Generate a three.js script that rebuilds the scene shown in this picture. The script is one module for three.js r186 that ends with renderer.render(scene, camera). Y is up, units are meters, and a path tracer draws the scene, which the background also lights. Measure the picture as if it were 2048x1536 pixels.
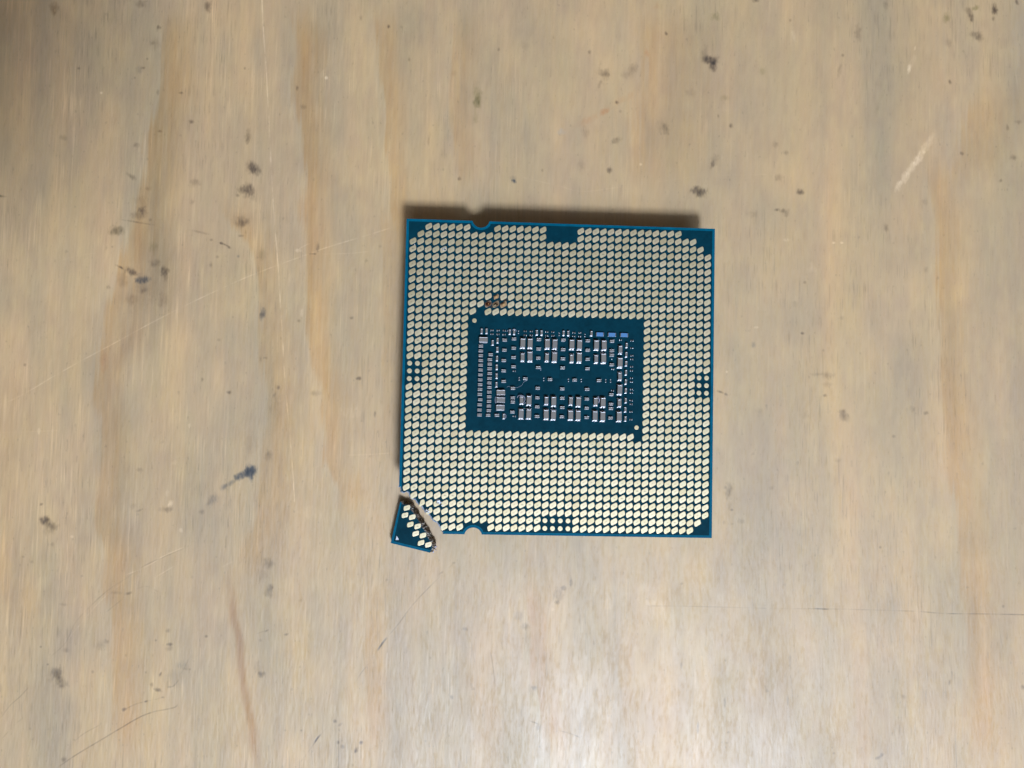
import * as THREE from 'three';
import { mergeGeometries } from 'three/addons/utils/BufferGeometryUtils.js';
import { RoundedBoxGeometry } from 'three/addons/geometries/RoundedBoxGeometry.js';
import { RectAreaLightUniformsLib } from 'three/addons/lights/RectAreaLightUniformsLib.js';

// ------------------------------------------------------------------ camera, light, exposure
const mm = 0.001, TOP = 4.4 * mm, FRAG_TOP = 1.25 * mm;
const scene = new THREE.Scene();
const renderer = new THREE.WebGLRenderer({ antialias: true });
renderer.setSize(1024, 768);
renderer.toneMapping = THREE.LinearToneMapping;
renderer.toneMappingExposure = 1.16;
renderer.shadowMap.enabled = true;

const camera = new THREE.PerspectiveCamera(2 * Math.atan(768 / 1538) * 180 / Math.PI, 4 / 3, 0.005, 20);
const EYE = new THREE.Vector3(-9.552 * mm, TOP + 91.487 * mm, 4.949 * mm);
const RIGHT = new THREE.Vector3(0.99879987, 0.04384424, -0.02182904);
const DOWN = new THREE.Vector3(0.02376133, -0.04404527, 0.99874692);
const AHEAD = new THREE.Vector3(0.04282784, -0.99806698, -0.04503421);
camera.position.copy(EYE);
camera.quaternion.setFromRotationMatrix(new THREE.Matrix4().makeBasis(RIGHT, DOWN.clone().negate(), AHEAD.clone().negate()));
camera.focus = 0.0915;
camera.userData.fStop = 32;

scene.background = new THREE.Color().setRGB(0.092, 0.082, 0.072);      // the even dim light of the room around
RectAreaLightUniformsLib.init();
const LAMP_DIR = new THREE.Vector3(0.20, 1, 0.685).normalize(), LAMP_AT = LAMP_DIR.clone().multiplyScalar(0.78), LAMP_SIDE = 0.130;
const lamp = new THREE.RectAreaLight(new THREE.Color().setRGB(0.84, 1.0, 1.22), 80, LAMP_SIDE, LAMP_SIDE);
lamp.position.copy(LAMP_AT); lamp.lookAt(0, 0, 0);
scene.add(lamp);
const FILL_AT = new THREE.Vector3(0.45, 1.6, 1.22), fillLight = new THREE.RectAreaLight(new THREE.Color().setRGB(0.78, 1.0, 1.34), 2.7, 1.7, 0.8);   // added unseen fill light, broadens the sheen and softens the shadows
fillLight.position.copy(FILL_AT); fillLight.lookAt(0, 0, 0);
scene.add(fillLight);

// ------------------------------------------------------------------ helpers
function rng(seed) { let a = seed >>> 0; return () => { a = (a + 0x6d2b79f5) | 0; let t = Math.imul(a ^ (a >>> 15), 1 | a); t = (t + Math.imul(t ^ (t >>> 7), 61 | t)) ^ t; return ((t ^ (t >>> 14)) >>> 0) / 4294967296; }; }
const rand = rng(7), jit = (a) => (rand() * 2 - 1) * a;
const clamp = (x, a = 0, b = 1) => Math.min(b, Math.max(a, x));
const smooth = (a, b, x) => { const t = clamp((x - a) / (b - a)); return t * t * (3 - 2 * t); };
// a place in the photograph -> the point of the level plane at height y that is seen there
function at(px, py, y = TOP) {
  const d = AHEAD.clone().addScaledVector(RIGHT, (px - 1024) / 1538).addScaledVector(DOWN, (py - 768) / 1538);
  return EYE.clone().addScaledVector(d, (y - EYE.y) / d.y);
}
const names = new Map();
function numbered(name) { const n = names.get(name) ?? 0; names.set(name, n + 1); return n ? name + '_' + String(n).padStart(3, '0') : name; }
function thing(name, label, category, p = new THREE.Vector3(), group) {
  const o = new THREE.Group(); o.name = numbered(name); o.position.copy(p); o.userData = { label, category };
  if (group) o.userData.group = group;
  scene.add(o); return o;
}
function obj(name, geometry, material, parent) {
  const m = new THREE.Mesh(geometry, material); m.name = name; m.castShadow = m.receiveShadow = true; parent.add(m); return m;
}
const flat = (g) => { const n = g.index ? g.toNonIndexed() : g; n.computeVertexNormals(); return n; };
// a level plate with the outline pts ([x, z] in metres) between two heights
function plate(pts, y0, y1) {
  const s = new THREE.Shape(pts.map(([x, z]) => new THREE.Vector2(x, -z)));
  const g = new THREE.ExtrudeGeometry(s, { depth: y1 - y0, bevelEnabled: false });
  g.rotateX(-Math.PI / 2); g.translate(0, y0, 0); return g;
}
const plain = (g) => { const n = g.index ? g.toNonIndexed() : g; for (const k of Object.keys(n.attributes)) if (!['position', 'normal'].includes(k)) n.deleteAttribute(k); return n; };
const std = (o) => new THREE.MeshStandardMaterial(o);
const phys = (o) => new THREE.MeshPhysicalMaterial(o);
const lin = (r, g, b) => new THREE.Color().setRGB(r, g, b);

// value noise on a hashed grid
const TAB = new Float32Array(65536); { const r = rng(99); for (let i = 0; i < 65536; i++) TAB[i] = r() * 2 - 1; }
function noise(x, y, s = 0) {
  const xi = Math.floor(x), yi = Math.floor(y); let fx = x - xi, fy = y - yi;
  fx = fx * fx * (3 - 2 * fx); fy = fy * fy * (3 - 2 * fy);
  const a = (xi + s * 37) & 255, b = (xi + 1 + s * 37) & 255, c = ((yi + s * 91) & 255) << 8, d = ((yi + 1 + s * 91) & 255) << 8;
  const t = TAB[a | c] + (TAB[b | c] - TAB[a | c]) * fx, u = TAB[a | d] + (TAB[b | d] - TAB[a | d]) * fx;
  return t + (u - t) * fy;
}

// ------------------------------------------------------------------ the wooden tabletop
const N = 2048, SIDE = 0.160, CEN = at(1024, 768, 0), PXM = N / SIDE;
const tx = (p) => (p.x - CEN.x) * PXM + N / 2, tz = (p) => (p.z - CEN.z) * PXM + N / 2;
const K = 0.8;                                                   // texture pixels per photograph pixel on the table
const col = new Float32Array(N * N * 3), height = new Float32Array(N * N), gloss = new Float32Array(N * N), shine = new Float32Array(N * N);
const GRAIN = 0.0238;

// streaks of darker, redder wood: name, [y, x, width] in the photograph, strength, tint
const BANDS = [
  ['ring', [0, 345, 40], [150, 335, 40], [300, 310, 42], [420, 290, 46], [560, 245, 40], [640, 215, 36], [780, 205, 34], [900, 210, 36], [1000, 205, 34], [1150, 222, 40], [1300, 238, 40], [1536, 250, 44], 0.62, 'orange'],
  ['ring', [420, 285, 50], [560, 300, 70], [640, 275, 60], [760, 230, 40], 0.25, 'brown'],
  ['ring', [1140, 452, 9], [1200, 464, 11], [1300, 480, 11], [1400, 495, 12], [1480, 508, 13], [1560, 520, 13], 1.05, 'bark'],
  ['ring', [384, 455, 50], [560, 525, 24], [700, 532, 38], [800, 545, 40], [900, 535, 44], [1000, 525, 44], [1100, 500, 46], [1180, 470, 40], 0.5, 'orange'],
  ['ring', [0, 605, 40], [150, 602, 36], [300, 622, 34], [420, 620, 36], [540, 624, 28], [640, 626, 30], [800, 650, 34], [900, 662, 32], [1000, 684, 30], [1060, 690, 24], 0.7, 'orange'],
  ['ring', [0, 755, 30], [120, 762, 26], [260, 778, 24], [384, 792, 26], [500, 810, 24], 0.55, 'orange'],
  ['ring', [0, 920, 30], [150, 916, 30], [300, 915, 28], [400, 922, 26], 0.4, 'orange'],
  ['ring', [0, 1330, 120], [120, 1320, 110], [260, 1300, 100], [400, 1290, 80], 0.35, 'orange'],
  ['ring', [300, 1860, 30], [500, 1878, 34], [700, 1885, 36], [900, 1905, 40], [1150, 1940, 46], [1350, 1950, 60], [1536, 1960, 70], 0.5, 'orange'],
  ['ring', [150, 1975, 70], [300, 1940, 60], [384, 1900, 50], 0.4, 'orange'],
  ['ring', [1150, 1058, 26], [1300, 1070, 26], [1430, 1088, 28], [1536, 1096, 30], 0.5, 'red'],
  ['ring', [1150, 738, 30], [1250, 735, 30], [1400, 744, 26], [1536, 740, 30], 0.45, 'orange'],
  ['ring', [1230, 612, 10], [1330, 617, 16], [1430, 628, 20], 0.4, 'yellow'],
  ['ring', [1240, 930, 60], [1350, 925, 50], [1536, 915, 50], 0.25, 'orange'],
  ['ring', [1350, 1715, 40], [1450, 1730, 50], [1536, 1745, 60], 0.25, 'red'],
  ['ring', [700, 0, 40], [900, 10, 40], [1100, 5, 40], [1300, 30, 60], 0.22, 'orange'],
  ['ring', [380, 760, 26], [560, 770, 30], [760, 780, 26], [900, 770, 26], 0.25, 'orange'],
];
const TINT = { brown: [0.62, 0.80, 0.98], orange: [0.07, 0.24, 0.50], red: [0.10, 0.32, 0.50], yellow: [0.06, 0.16, 0.46], bark: [0.24, 0.40, 0.56] };
{
  // base and grain
  for (let j = 0; j < N; j++) for (let i = 0; i < N; i++) {
    const z = (j - N / 2) / PXM * 1000, x = (i - N / 2) / PXM * 1000 - GRAIN * z;
    const w = noise(x * 0.05, z * 0.02, 1) * 1.6 + noise(x * 0.2, z * 0.045, 2) * 0.35;
    const s1 = noise((x + w) * 0.23, z * 0.012, 3), s2 = noise((x + w) * 0.62, z * 0.03, 4), s3 = noise((x + w * 0.6) * 2.1, z * 0.09, 5), s4 = noise((x + w * 0.3) * 6.2, z * 0.22 + x * 0.1, 6);
    const m1 = noise(x * 0.16, z * 0.07, 7), m2 = noise(x * 0.5, z * 0.22, 8), m3 = noise(x * 1.3, z * 0.6, 9);
    const k = (j * N + i) * 3;
    const f1 = noise(x * 3.4 + z * 0.3, z * 0.8, 19), f2 = noise(x * 6.5 + z * 0.3, z * 0.35, 20), hair = Math.max(0, noise(x * 8.5 + z * 0.25, z * 0.24, 25) - 0.42) * Math.max(0, 0.6 + noise(x * 0.22, z * 0.11, 26));
    const pore = 0.22 * Math.max(0, noise(x * 10, z * 0.45, 33) - 0.5) * smooth(-0.1, 0.5, noise(x * 0.13, z * 0.06, 34)) + 0.5 * Math.max(0, noise(x * 7, z * 1.6, 35) - 0.80);
    const busy = 0.45 + 0.55 * smooth(30, -25, x + 12 * m1);
    const tone = 1 + 0.032 * s1 + 0.024 * s2 + busy * (0.013 * s3 + 0.010 * s4) + 0.034 * m1 + 0.028 * m2 + 0.014 * m3 + 0.013 * f1 + busy * (0.016 * f2 + 0.14 * hair) - pore + 0.010 * (rand() - 0.5);
    const warm = 0.030 * s1 + 0.020 * s2 + 0.008 * s3 + 0.016 * m1 + 0.020 * m2, green = 0.006 * noise(x * 0.3, z * 0.1, 10) + 0.005 * m3;
    col[k] = tone * (1 + 0.30 * warm); col[k + 1] = tone * (1 - 0.20 * warm + green); col[k + 2] = tone * (1 - 1.0 * warm - green);
    // fibres: short raised flecks along the grain, with finer ones between
    const xs = x + 0.14 * z * 0.12 + 0.2 * noise(x * 0.4, z * 0.3, 11);
    height[j * N + i] = 0.5 + 0.20 * noise(xs * 2.6, z * 0.75, 12) + 0.26 * noise(xs * 5.2, z * 0.9, 13) + 0.14 * noise(xs * 9, z * 1.8, 14) + 0.10 * noise(x * 1.2, z * 0.9, 15);
    const q1 = noise(xs * 3.2, z * 0.55, 27), q2 = noise(xs * 6.4, z * 1.3, 28), q3 = noise(xs * 11, z * 3.0, 29);
    shine[j * N + i] = 0.56 + 0.20 * noise(x * 0.3, z * 0.12, 30) + 0.34 * q1 + 0.42 * q2 + 0.34 * q3 + 0.9 * Math.max(0, q2 + q3 - 0.75);
    gloss[j * N + i] = 0.5 + 0.30 * noise(x * 0.35, z * 0.16, 16) + 0.25 * noise(xs * 2.2, z * 0.5, 17) + 0.12 * noise(xs * 5, z * 1.2, 18);
  }
  // streaks
  for (const b of BANDS) {
    const pts = b.filter(Array.isArray).map(([y, x, w]) => { const p = at(x, y, 0); return [tz(p), tx(p), w * K * (b.at(-2) > 1 ? 1.2 : 2.0)]; }), tint = TINT[b.at(-1)], amount = b.at(-2);
    for (let j = Math.max(0, Math.floor(pts[0][0])); j < Math.min(N, pts.at(-1)[0]); j++) {
      let q = 0; while (q < pts.length - 2 && pts[q + 1][0] < j) q++;
      const t = (j - pts[q][0]) / (pts[q + 1][0] - pts[q][0]), sm = t * t * (3 - 2 * t);
      const xc = pts[q][1] + (pts[q + 1][1] - pts[q][1]) * sm + 6 * noise(j * 0.02, pts[0][1], 21), w = pts[q][2] + (pts[q + 1][2] - pts[q][2]) * sm;
      const ends = smooth(pts[0][0], pts[0][0] + 70, j) * (1 - smooth(pts.at(-1)[0] - 70, pts.at(-1)[0], j));
      for (let i = Math.max(0, Math.floor(xc - w)); i < Math.min(N, xc + w); i++) {
        const d = (i - xc) / w + 0.10 * noise(i * 0.25, j * 0.012, 22) + 0.05 * noise(i * 0.7, j * 0.03, 26), side = b.at(-2) > 1 ? smooth(0.9, 0.1, Math.abs(d)) * 1.0 : d < -0.22 ? -0.22 * smooth(-0.55, -0.3, d) : smooth(-0.22, -0.06, d) * smooth(0.95, 0.0, d);
        const f = side * amount * 1.15 * ends * (0.85 + 0.26 * noise(i * 0.11, j * 0.006, 23) + 0.22 * noise(i * 0.4, j * 0.02, 24)), k = (j * N + i) * 3;
        for (let c = 0; c < 3; c++) col[k + c] *= 1 - 0.42 * f * tint[c];
      }
    }
  }
}
// marks: kind, then [x, y, half width, half height, strength, turn in degrees] in the photograph
const INK = { dark: [0.84, 0.89, 0.93], blue: [0.95, 0.86, 0.66], olive: [0.55, 0.52, 0.72], brown: [0.55, 0.66, 0.78], pale: [-0.30, -0.34, -0.42], sky: [0.10, -0.02, -0.28], rust: [0.05, 0.32, 0.50] };
const MARKS = [
  ['brown', [108, 16, 9, 13, 0.6], [319, 262, 6, 2, 0.5], [295, 376, 6, 4, 0.35], [310, 85, 10, 14, 0.15], [907, 145, 8, 6, 0.15], [284, 405, 16, 14, 0.2], [245, 560, 11, 15, 0.3], [262, 598, 11, 10, 0.25], [325, 600, 12, 14, 0.25], [300, 575, 30, 30, 0.12], [278, 600, 40, 30, 0.1]],
  ['dark', [415, 12, 7, 11, 0.5], [280, 6, 9, 8, 0.3], [317, 54, 4, 4, 0.5], [304, 86, 6, 5, 0.25], [294, 117, 2, 2, 0.5], [157, 136, 3, 2.4, 0.6], [286, 135, 4, 2, 0.5, -10], [269, 155, 2, 2, 0.4], [489, 136, 2, 3, 0.5], [315, 184, 3, 6, 0.25], [361, 185, 4.5, 2, 0.5], [382, 243, 5, 4, 0.45], [271, 290, 7, 6, 0.3], [495, 272, 5, 15, 0.45], [509, 338, 13, 12, 0.72], [500, 330, 10, 9, 0.4], [495, 380, 14, 13, 0.72], [484, 378, 9, 8, 0.4], [390, 365, 10, 8, 0.25], [262, 352, 11, 4, 0.35, 35], [125, 275, 9, 6, 0.2]],
  ['dark', [777, 52, 3, 4, 0.6], [594, 175, 2.5, 5, 0.55], [605, 213, 7, 6, 0.2], [997, 99, 2.5, 4, 0.4], [818, 118, 2, 4, 0.3], [857, 277, 2, 11, 0.3, 5], [918, 357, 4, 4, 0.45], [722, 35, 3, 7, 0.25]],
  ['olive', [954, 203, 8, 12, 0.75, 12], [955, 190, 9, 24, 0.45], [950, 235, 7, 14, 0.2], [1431, 32, 12, 10, 0.3], [1449, 195, 9, 6, 0.25], [1524, 143, 6, 7, 0.25], [1893, 35, 8, 11, 0.5, 20], [1951, 15, 8, 4, 0.5, -25], [306, 493, 8, 14, 0.35], [525, 509, 8, 12, 0.25], [232, 461, 13, 10, 0.3]],
  ['dark', [1421, 120, 17, 9, 0.72], [1424, 130, 8, 13, 0.7], [1412, 117, 9, 7, 0.55], [1408, 108, 8, 16, 0.2], [1208, 146, 12, 10, 0.36, 30], [1213, 148, 5, 4, 0.4], [1199, 168, 4, 14, 0.35, 18], [1265, 137, 12, 9, 0.3, -35], [1255, 148, 14, 8, 0.15], [1233, 204, 4, 3.4, 0.6], [1332, 67, 3.4, 4, 0.6], [1178, 104, 3, 4, 0.45], [1331, 258, 6, 12, 0.32, -15], [1325, 250, 14, 14, 0.12], [1231, 280, 11, 6, 0.35, -20], [1219, 340, 6, 6, 0.7], [1424, 328, 4, 10, 0.55, 12], [1430, 318, 9, 12, 0.2], [1461, 251, 3.4, 6, 0.6], [1436, 231, 2, 4, 0.5], [1396, 381, 16, 9, 0.7], [1402, 388, 12, 9, 0.5], [1084, 340, 2, 3.4, 0.4], [1511, 0, 8, 4, 0.45], [1380, 185, 12, 8, 0.12], [1170, 265, 8, 12, 0.15], [1162, 330, 8, 12, 0.15], [1048, 90, 10, 10, 0.1], [1240, 222, 3, 3, 0.3]],
  ['blue', [1028, 361, 5, 4, 0.95, 25], [1026, 356, 6, 5, 0.2], [1506, 690, 5, 6, 0.28], [277, 140, 7, 7, 0.2], [281, 559, 12, 9, 0.95], [290, 558, 12, 7, 0.5], [283, 570, 14, 10, 0.15], [500, 943, 10, 15, 0.95], [495, 945, 14, 9, 0.9, -30], [478, 952, 11, 7, 0.85, -30], [447, 974, 9, 6, 0.4, -35], [460, 966, 14, 4, 0.35, -35], [425, 998, 8, 14, 0.3, 35], [476, 512, 2.4, 3, 0.5], [345, 1352, 22, 20, 0.1], [525, 627, 6, 14, 0.55], [365, 1330, 12, 8, 0.15]],
  ['sky', [1121, 264, 8, 7, 0.7], [1893, 250, 30, 60, 0.12], [2040, 60, 18, 100, 0.25]],
  ['rust', [1293, 107, 5, 10, 0.35], [1210, 222, 14, 6, 0.5, -25], [1175, 240, 30, 7, 0.22, -28], [1240, 200, 32, 7, 0.15, -28], [1313, 12, 8, 8, 0.2], [207, 720, 8, 30, 0.25]],
  ['dark', [1941, 32, 6, 15, 0.6, -12], [1937, 20, 8, 8, 0.3], [1988, 18, 7, 12, 0.85], [1986, 36, 3, 5, 0.4], [2033, 3, 4, 8, 0.6], [1953, 70, 14, 9, 0.35], [1958, 76, 8, 8, 0.25], [1899, 164, 3.4, 6, 0.5, -25], [1898, 85, 7, 10, 0.2], [1685, 110, 3, 3.4, 0.5], [1678, 140, 4, 15, 0.2, 15], [1923, 306, 5, 4, 0.5], [2027, 314, 9, 6, 0.3], [2036, 243, 9, 4, 0.25], [1716, 65, 7, 18, 0.22], [1571, 305, 6, 5, 0.25], [1556, 355, 8, 7, 0.25], [1551, 290, 7, 8, 0.15], [1601, 382, 8, 7, 0.45], [1771, 10, 6, 14, 0.22], [2015, 255, 4, 7, 0.3], [2001, 361, 3.4, 4, 0.35], [1580, 40, 2.6, 3.4, 0.4], [1754, 215, 5, 18, 0.12]],
  ['dark', [284, 422, 10, 8, 0.62], [275, 430, 14, 8, 0.35], [232, 461, 14, 10, 0.35], [262, 543, 13, 7, 0.75, 25], [240, 534, 9, 2.4, 0.7, 28], [310, 526, 10, 8, 0.32], [327, 541, 10, 9, 0.5], [330, 550, 5, 10, 0.3], [286, 581, 7, 6, 0.35], [484, 444, 13, 10, 0.5], [482, 440, 16, 14, 0.15], [475, 390, 4, 3.4, 0.4], [506, 396, 6, 5, 0.2], [442, 486, 5, 2.4, 0.85, 20], [450, 489, 8, 1.6, 0.5, 22], [422, 479, 3, 2.4, 0.5], [457, 494, 4, 2, 0.5, 30], [400, 464, 20, 2, 0.2, 12], [434, 513, 3, 3, 0.4], [300, 439, 3, 3, 0.4], [49, 729, 2.6, 3, 0.5], [437, 679, 3.4, 3, 0.3], [421, 530, 3, 6, 0.3], [482, 471, 6, 2, 0.35], [224, 493, 2, 2, 0.4], [384, 403, 5, 5, 0.2], [0, 391, 12, 2, 0.5, 8], [275, 444, 30, 1.6, 0.3, 8], [404, 758, 2.4, 4, 0.3], [216, 573, 4, 4, 0.25]],
  ['dark', [524, 630, 5, 6, 0.5], [635, 494, 3, 9, 0.35], [624, 507, 7, 1.5, 0.6], [702, 635, 4.5, 3, 0.5], [716, 756, 5.4, 3.4, 0.9, -10], [597, 641, 3.4, 3, 0.45], [760, 492, 3.4, 3, 0.25], [530, 715, 4, 3, 0.3], [520, 717, 3, 6, 0.2], [1565, 421, 7, 4, 0.5], [1553, 419, 6, 3, 0.5], [1572, 425, 8, 8, 0.25], [1505, 427, 12, 8, 0.16], [1600, 385, 8, 4, 0.45], [1772, 455, 5, 7, 0.38], [1609, 564, 3.4, 3, 0.45], [1604, 666, 4, 2.6, 0.6], [1655, 750, 12, 7, 0.26], [1632, 748, 16, 3, 0.15], [1646, 700, 2.6, 2.6, 0.3], [1852, 539, 5, 6, 0.22], [1849, 403, 6, 8, 0.15], [1588, 606, 6, 6, 0.15], [1683, 636, 5, 5, 0.16]],
  ['dark', [88, 1039, 8, 8, 0.62], [94, 1046, 12, 8, 0.5, 35], [106, 1052, 9, 9, 0.5], [98, 1060, 14, 10, 0.18], [82, 1008, 3.4, 2.4, 0.7, -30], [334, 1018, 13, 5, 0.32], [265, 1012, 6, 6, 0.15], [278, 1020, 6, 2, 0.3, -20], [280, 939, 6, 4, 0.22], [457, 784, 4.4, 3, 0.5], [402, 1023, 6, 5, 0.35], [105, 1089, 4, 4, 0.22], [63, 1123, 3.4, 3, 0.25], [46, 1113, 3, 2, 0.3], [556, 775, 3, 4, 0.5, 20], [548, 790, 3, 6, 0.25, 20], [550, 810, 14, 40, 0.12], [630, 786, 11, 6, 0.26], [749, 828, 2, 6.6, 0.45], [537, 912, 9, 10, 0.22], [536, 1128, 12, 12, 0.33], [525, 1150, 12, 12, 0.15], [907, 1125, 3.4, 2, 0.35], [882, 1145, 5, 2, 0.35, -35], [500, 890, 14, 30, 0.12]],
  ['dark', [1686, 828, 9, 12, 0.42], [1695, 836, 10, 8, 0.15], [1649, 790, 5.4, 3.4, 0.42], [1655, 768, 10, 5, 0.16], [1440, 783, 6, 2, 0.55, 20], [1451, 788, 4, 2.4, 0.45, 30], [1457, 982, 8, 16, 0.36], [1450, 974, 4, 3.4, 0.35], [1463, 1019, 3, 2.4, 0.65], [1458, 1010, 7, 8, 0.12], [1851, 825, 5, 3.4, 0.35], [1825, 817, 6, 6, 0.16], [1787, 872, 4.4, 3.4, 0.26], [1777, 947, 2, 6, 0.26], [1760, 1094, 2.6, 2.6, 0.5], [1594, 925, 4, 4, 0.16], [1676, 920, 8, 6, 0.14], [1482, 1042, 6, 5, 0.2], [1448, 1045, 4, 5, 0.15], [1517, 823, 8, 10, 0.1], [1610, 830, 10, 8, 0.1], [1543, 975, 5, 5, 0.14]],
  ['dark', [113, 1344, 9, 12, 0.6], [119, 1356, 7, 12, 0.4], [122, 1368, 13, 9, 0.4], [108, 1350, 14, 16, 0.16], [257, 1186, 6, 3, 0.45, -15], [230, 1185, 12, 3, 0.2], [212, 1282, 5, 4, 0.28], [200, 1290, 14, 10, 0.14], [340, 1288, 6, 3, 0.6, -10], [338, 1296, 8, 5, 0.16], [412, 1272, 3, 2.6, 0.65], [311, 1280, 2, 2, 0.5], [320, 1348, 2, 5, 0.85, 15], [315, 1379, 8, 3.4, 0.45, 15], [303, 1369, 4, 5, 0.25], [249, 1418, 5, 3, 0.55, -20], [291, 1402, 4.4, 2, 0.6, -15], [325, 1394, 3, 1.6, 0.5], [81, 1293, 2, 1.6, 0.6], [95, 1328, 2, 1.6, 0.6], [185, 1343, 2.4, 3, 0.4], [336, 1261, 5, 4, 0.24], [370, 1337, 5, 3, 0.3], [379, 1338, 2, 2, 0.4], [131, 1300, 6, 5, 0.22], [125, 1208, 8, 3, 0.18], [128, 1518, 6, 5, 0.3], [291, 1344, 2, 2, 0.35]],
  ['dark', [540, 1175, 7, 8, 0.55], [536, 1186, 9, 8, 0.26], [522, 1347, 7, 6, 0.5], [515, 1335, 10, 14, 0.16], [572, 1268, 4.4, 2, 0.4, -20], [532, 1261, 5, 1.6, 0.4, -30], [520, 1280, 3, 3, 0.26], [600, 1200, 4, 4, 0.16], [722, 1484, 4, 3.6, 0.72], [711, 1501, 3.4, 6, 0.62, 30], [684, 1493, 4.4, 4, 0.32], [670, 1442, 4, 3.4, 0.5], [679, 1449, 5, 2.4, 0.45, -35], [676, 1484, 2.4, 4, 0.55], [929, 1257, 6, 4, 0.3], [903, 1393, 3.4, 4, 0.32], [602, 1460, 2, 2, 0.35], [570, 1460, 2, 2, 0.3], [705, 1530, 2, 3, 0.3], [583, 1378, 2, 3, 0.26], [1051, 1253, 8, 7, 0.32], [1038, 1232, 10, 10, 0.18], [1069, 1375, 6, 5, 0.36], [1064, 1380, 8, 12, 0.18], [1116, 1190, 11, 13, 0.26], [1128, 1175, 5, 5, 0.4], [1113, 1204, 5, 4, 0.36], [1141, 1162, 3, 9, 0.5], [1078, 1455, 6, 6, 0.2], [1395, 1452, 2, 14, 0.36], [1449, 1405, 2, 14, 0.3], [1456, 1464, 3, 2, 0.4], [1362, 1330, 1.6, 8, 0.3], [1453, 1485, 3, 2, 0.3]],
  ['dark', [1756, 1515, 7, 3.4, 0.42, -35], [1764, 1509, 5, 3, 0.3, -35], [1667, 1506, 2.4, 2.4, 0.4], [1898, 1364, 2, 6, 0.4], [1806, 1393, 7, 5, 0.2], [2006, 1212, 3, 3, 0.45], [2045, 1373, 5, 5, 0.4], [1575, 1400, 2, 14, 0.25], [1580, 1320, 2, 18, 0.2]],
  ['pale', [652, 155, 3, 3, 1.4], [645, 147, 5, 7, 0.4], [202, 185, 2.4, 2, 1.0], [1818, 137, 3, 9, 1.4, 10], [1825, 122, 5, 14, 0.35, 20], [1830, 95, 1.6, 5, 0.8, 15], [1587, 70, 4, 14, 0.55, -14], [1281, 328, 2.4, 2.4, 1.0], [340, 1006, 4, 7, 1.4, 10], [334, 985, 4, 6, 0.4], [1667, 485, 3, 2, 0.9], [1683, 485, 3, 2, 0.9], [1572, 479, 6, 3, 0.5], [1512, 654, 5, 2, 0.7], [1453, 743, 2, 2, 0.8], [1623, 535, 8, 10, 0.35], [77, 862, 2, 6, 0.7], [143, 1072, 4, 3, 0.8], [361, 1060, 3, 4, 0.7], [348, 925, 6, 4, 0.4], [378, 850, 2, 4, 0.5], [596, 500, 6, 3, 0.8], [603, 624, 3, 10, 0.55], [1105, 1218, 3, 3, 0.4], [1121, 1002, 3, 3, 0.4], [620, 1025, 20, 12, 0.2], [700, 825, 18, 10, 0.25], [1300, 1205, 10, 5, 0.35], [1216, 1208, 7, 10, 0.4]],
  ['pale', [1851, 292, 7, 20, 0.6, 38], [1838, 313, 7, 22, 0.9, 36], [1824, 333, 7, 22, 0.9, 36], [1810, 352, 7, 18, 0.9, 32], [1797, 370, 6, 16, 0.85, 28], [1862, 275, 5, 10, 0.4, 35]],
];
function stamp(k, c, a) { for (let q = 0; q < 3; q++) col[k + q] *= 1 - a * c[q]; }
for (const [kind, ...list] of MARKS) for (const [px, py, rx, ry, s, turn = 0] of list) {
  const p = at(px, py, 0), cx = tx(p), cz = tz(p), a = turn * Math.PI / 180, ca = Math.cos(a), sa = Math.sin(a), R = Math.max(rx, ry) * K * 1.5 + 2, seed = Math.floor(px * 7 + py) % 50, small = Math.max(rx, ry) < 4;
  for (let j = Math.max(0, Math.floor(cz - R)); j < Math.min(N, cz + R); j++) for (let i = Math.max(0, Math.floor(cx - R)); i < Math.min(N, cx + R); i++) {
    const dx = (i - cx) / K, dz = (j - cz) / K, u = (dx * ca + dz * sa) / (rx + 0.4), v = (-dx * sa + dz * ca) / (ry + 0.4);
    let d = Math.hypot(u, v);
    if (!small) d += 0.28 * noise(i * 0.22, j * 0.16, seed) + 0.20 * noise(i * 0.6, j * 0.32, seed + 3);
    const f = smooth(1.35, kind === 'pale' ? 0.5 : small ? 0.2 : 0.1, d); if (f <= 0) continue;
    const grain = small ? 1 : 0.80 + 0.32 * noise(i * 0.5, j * 0.22, seed + 5);
    stamp((j * N + i) * 3, INK[kind], clamp(f * s * grain, 0, 1.6) * (kind === 'pale' ? 0.5 : small ? 0.40 : 0.74));
    if (kind !== 'pale' && s > 0.5) gloss[j * N + i] += 0.25 * f;
  }
}
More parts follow.
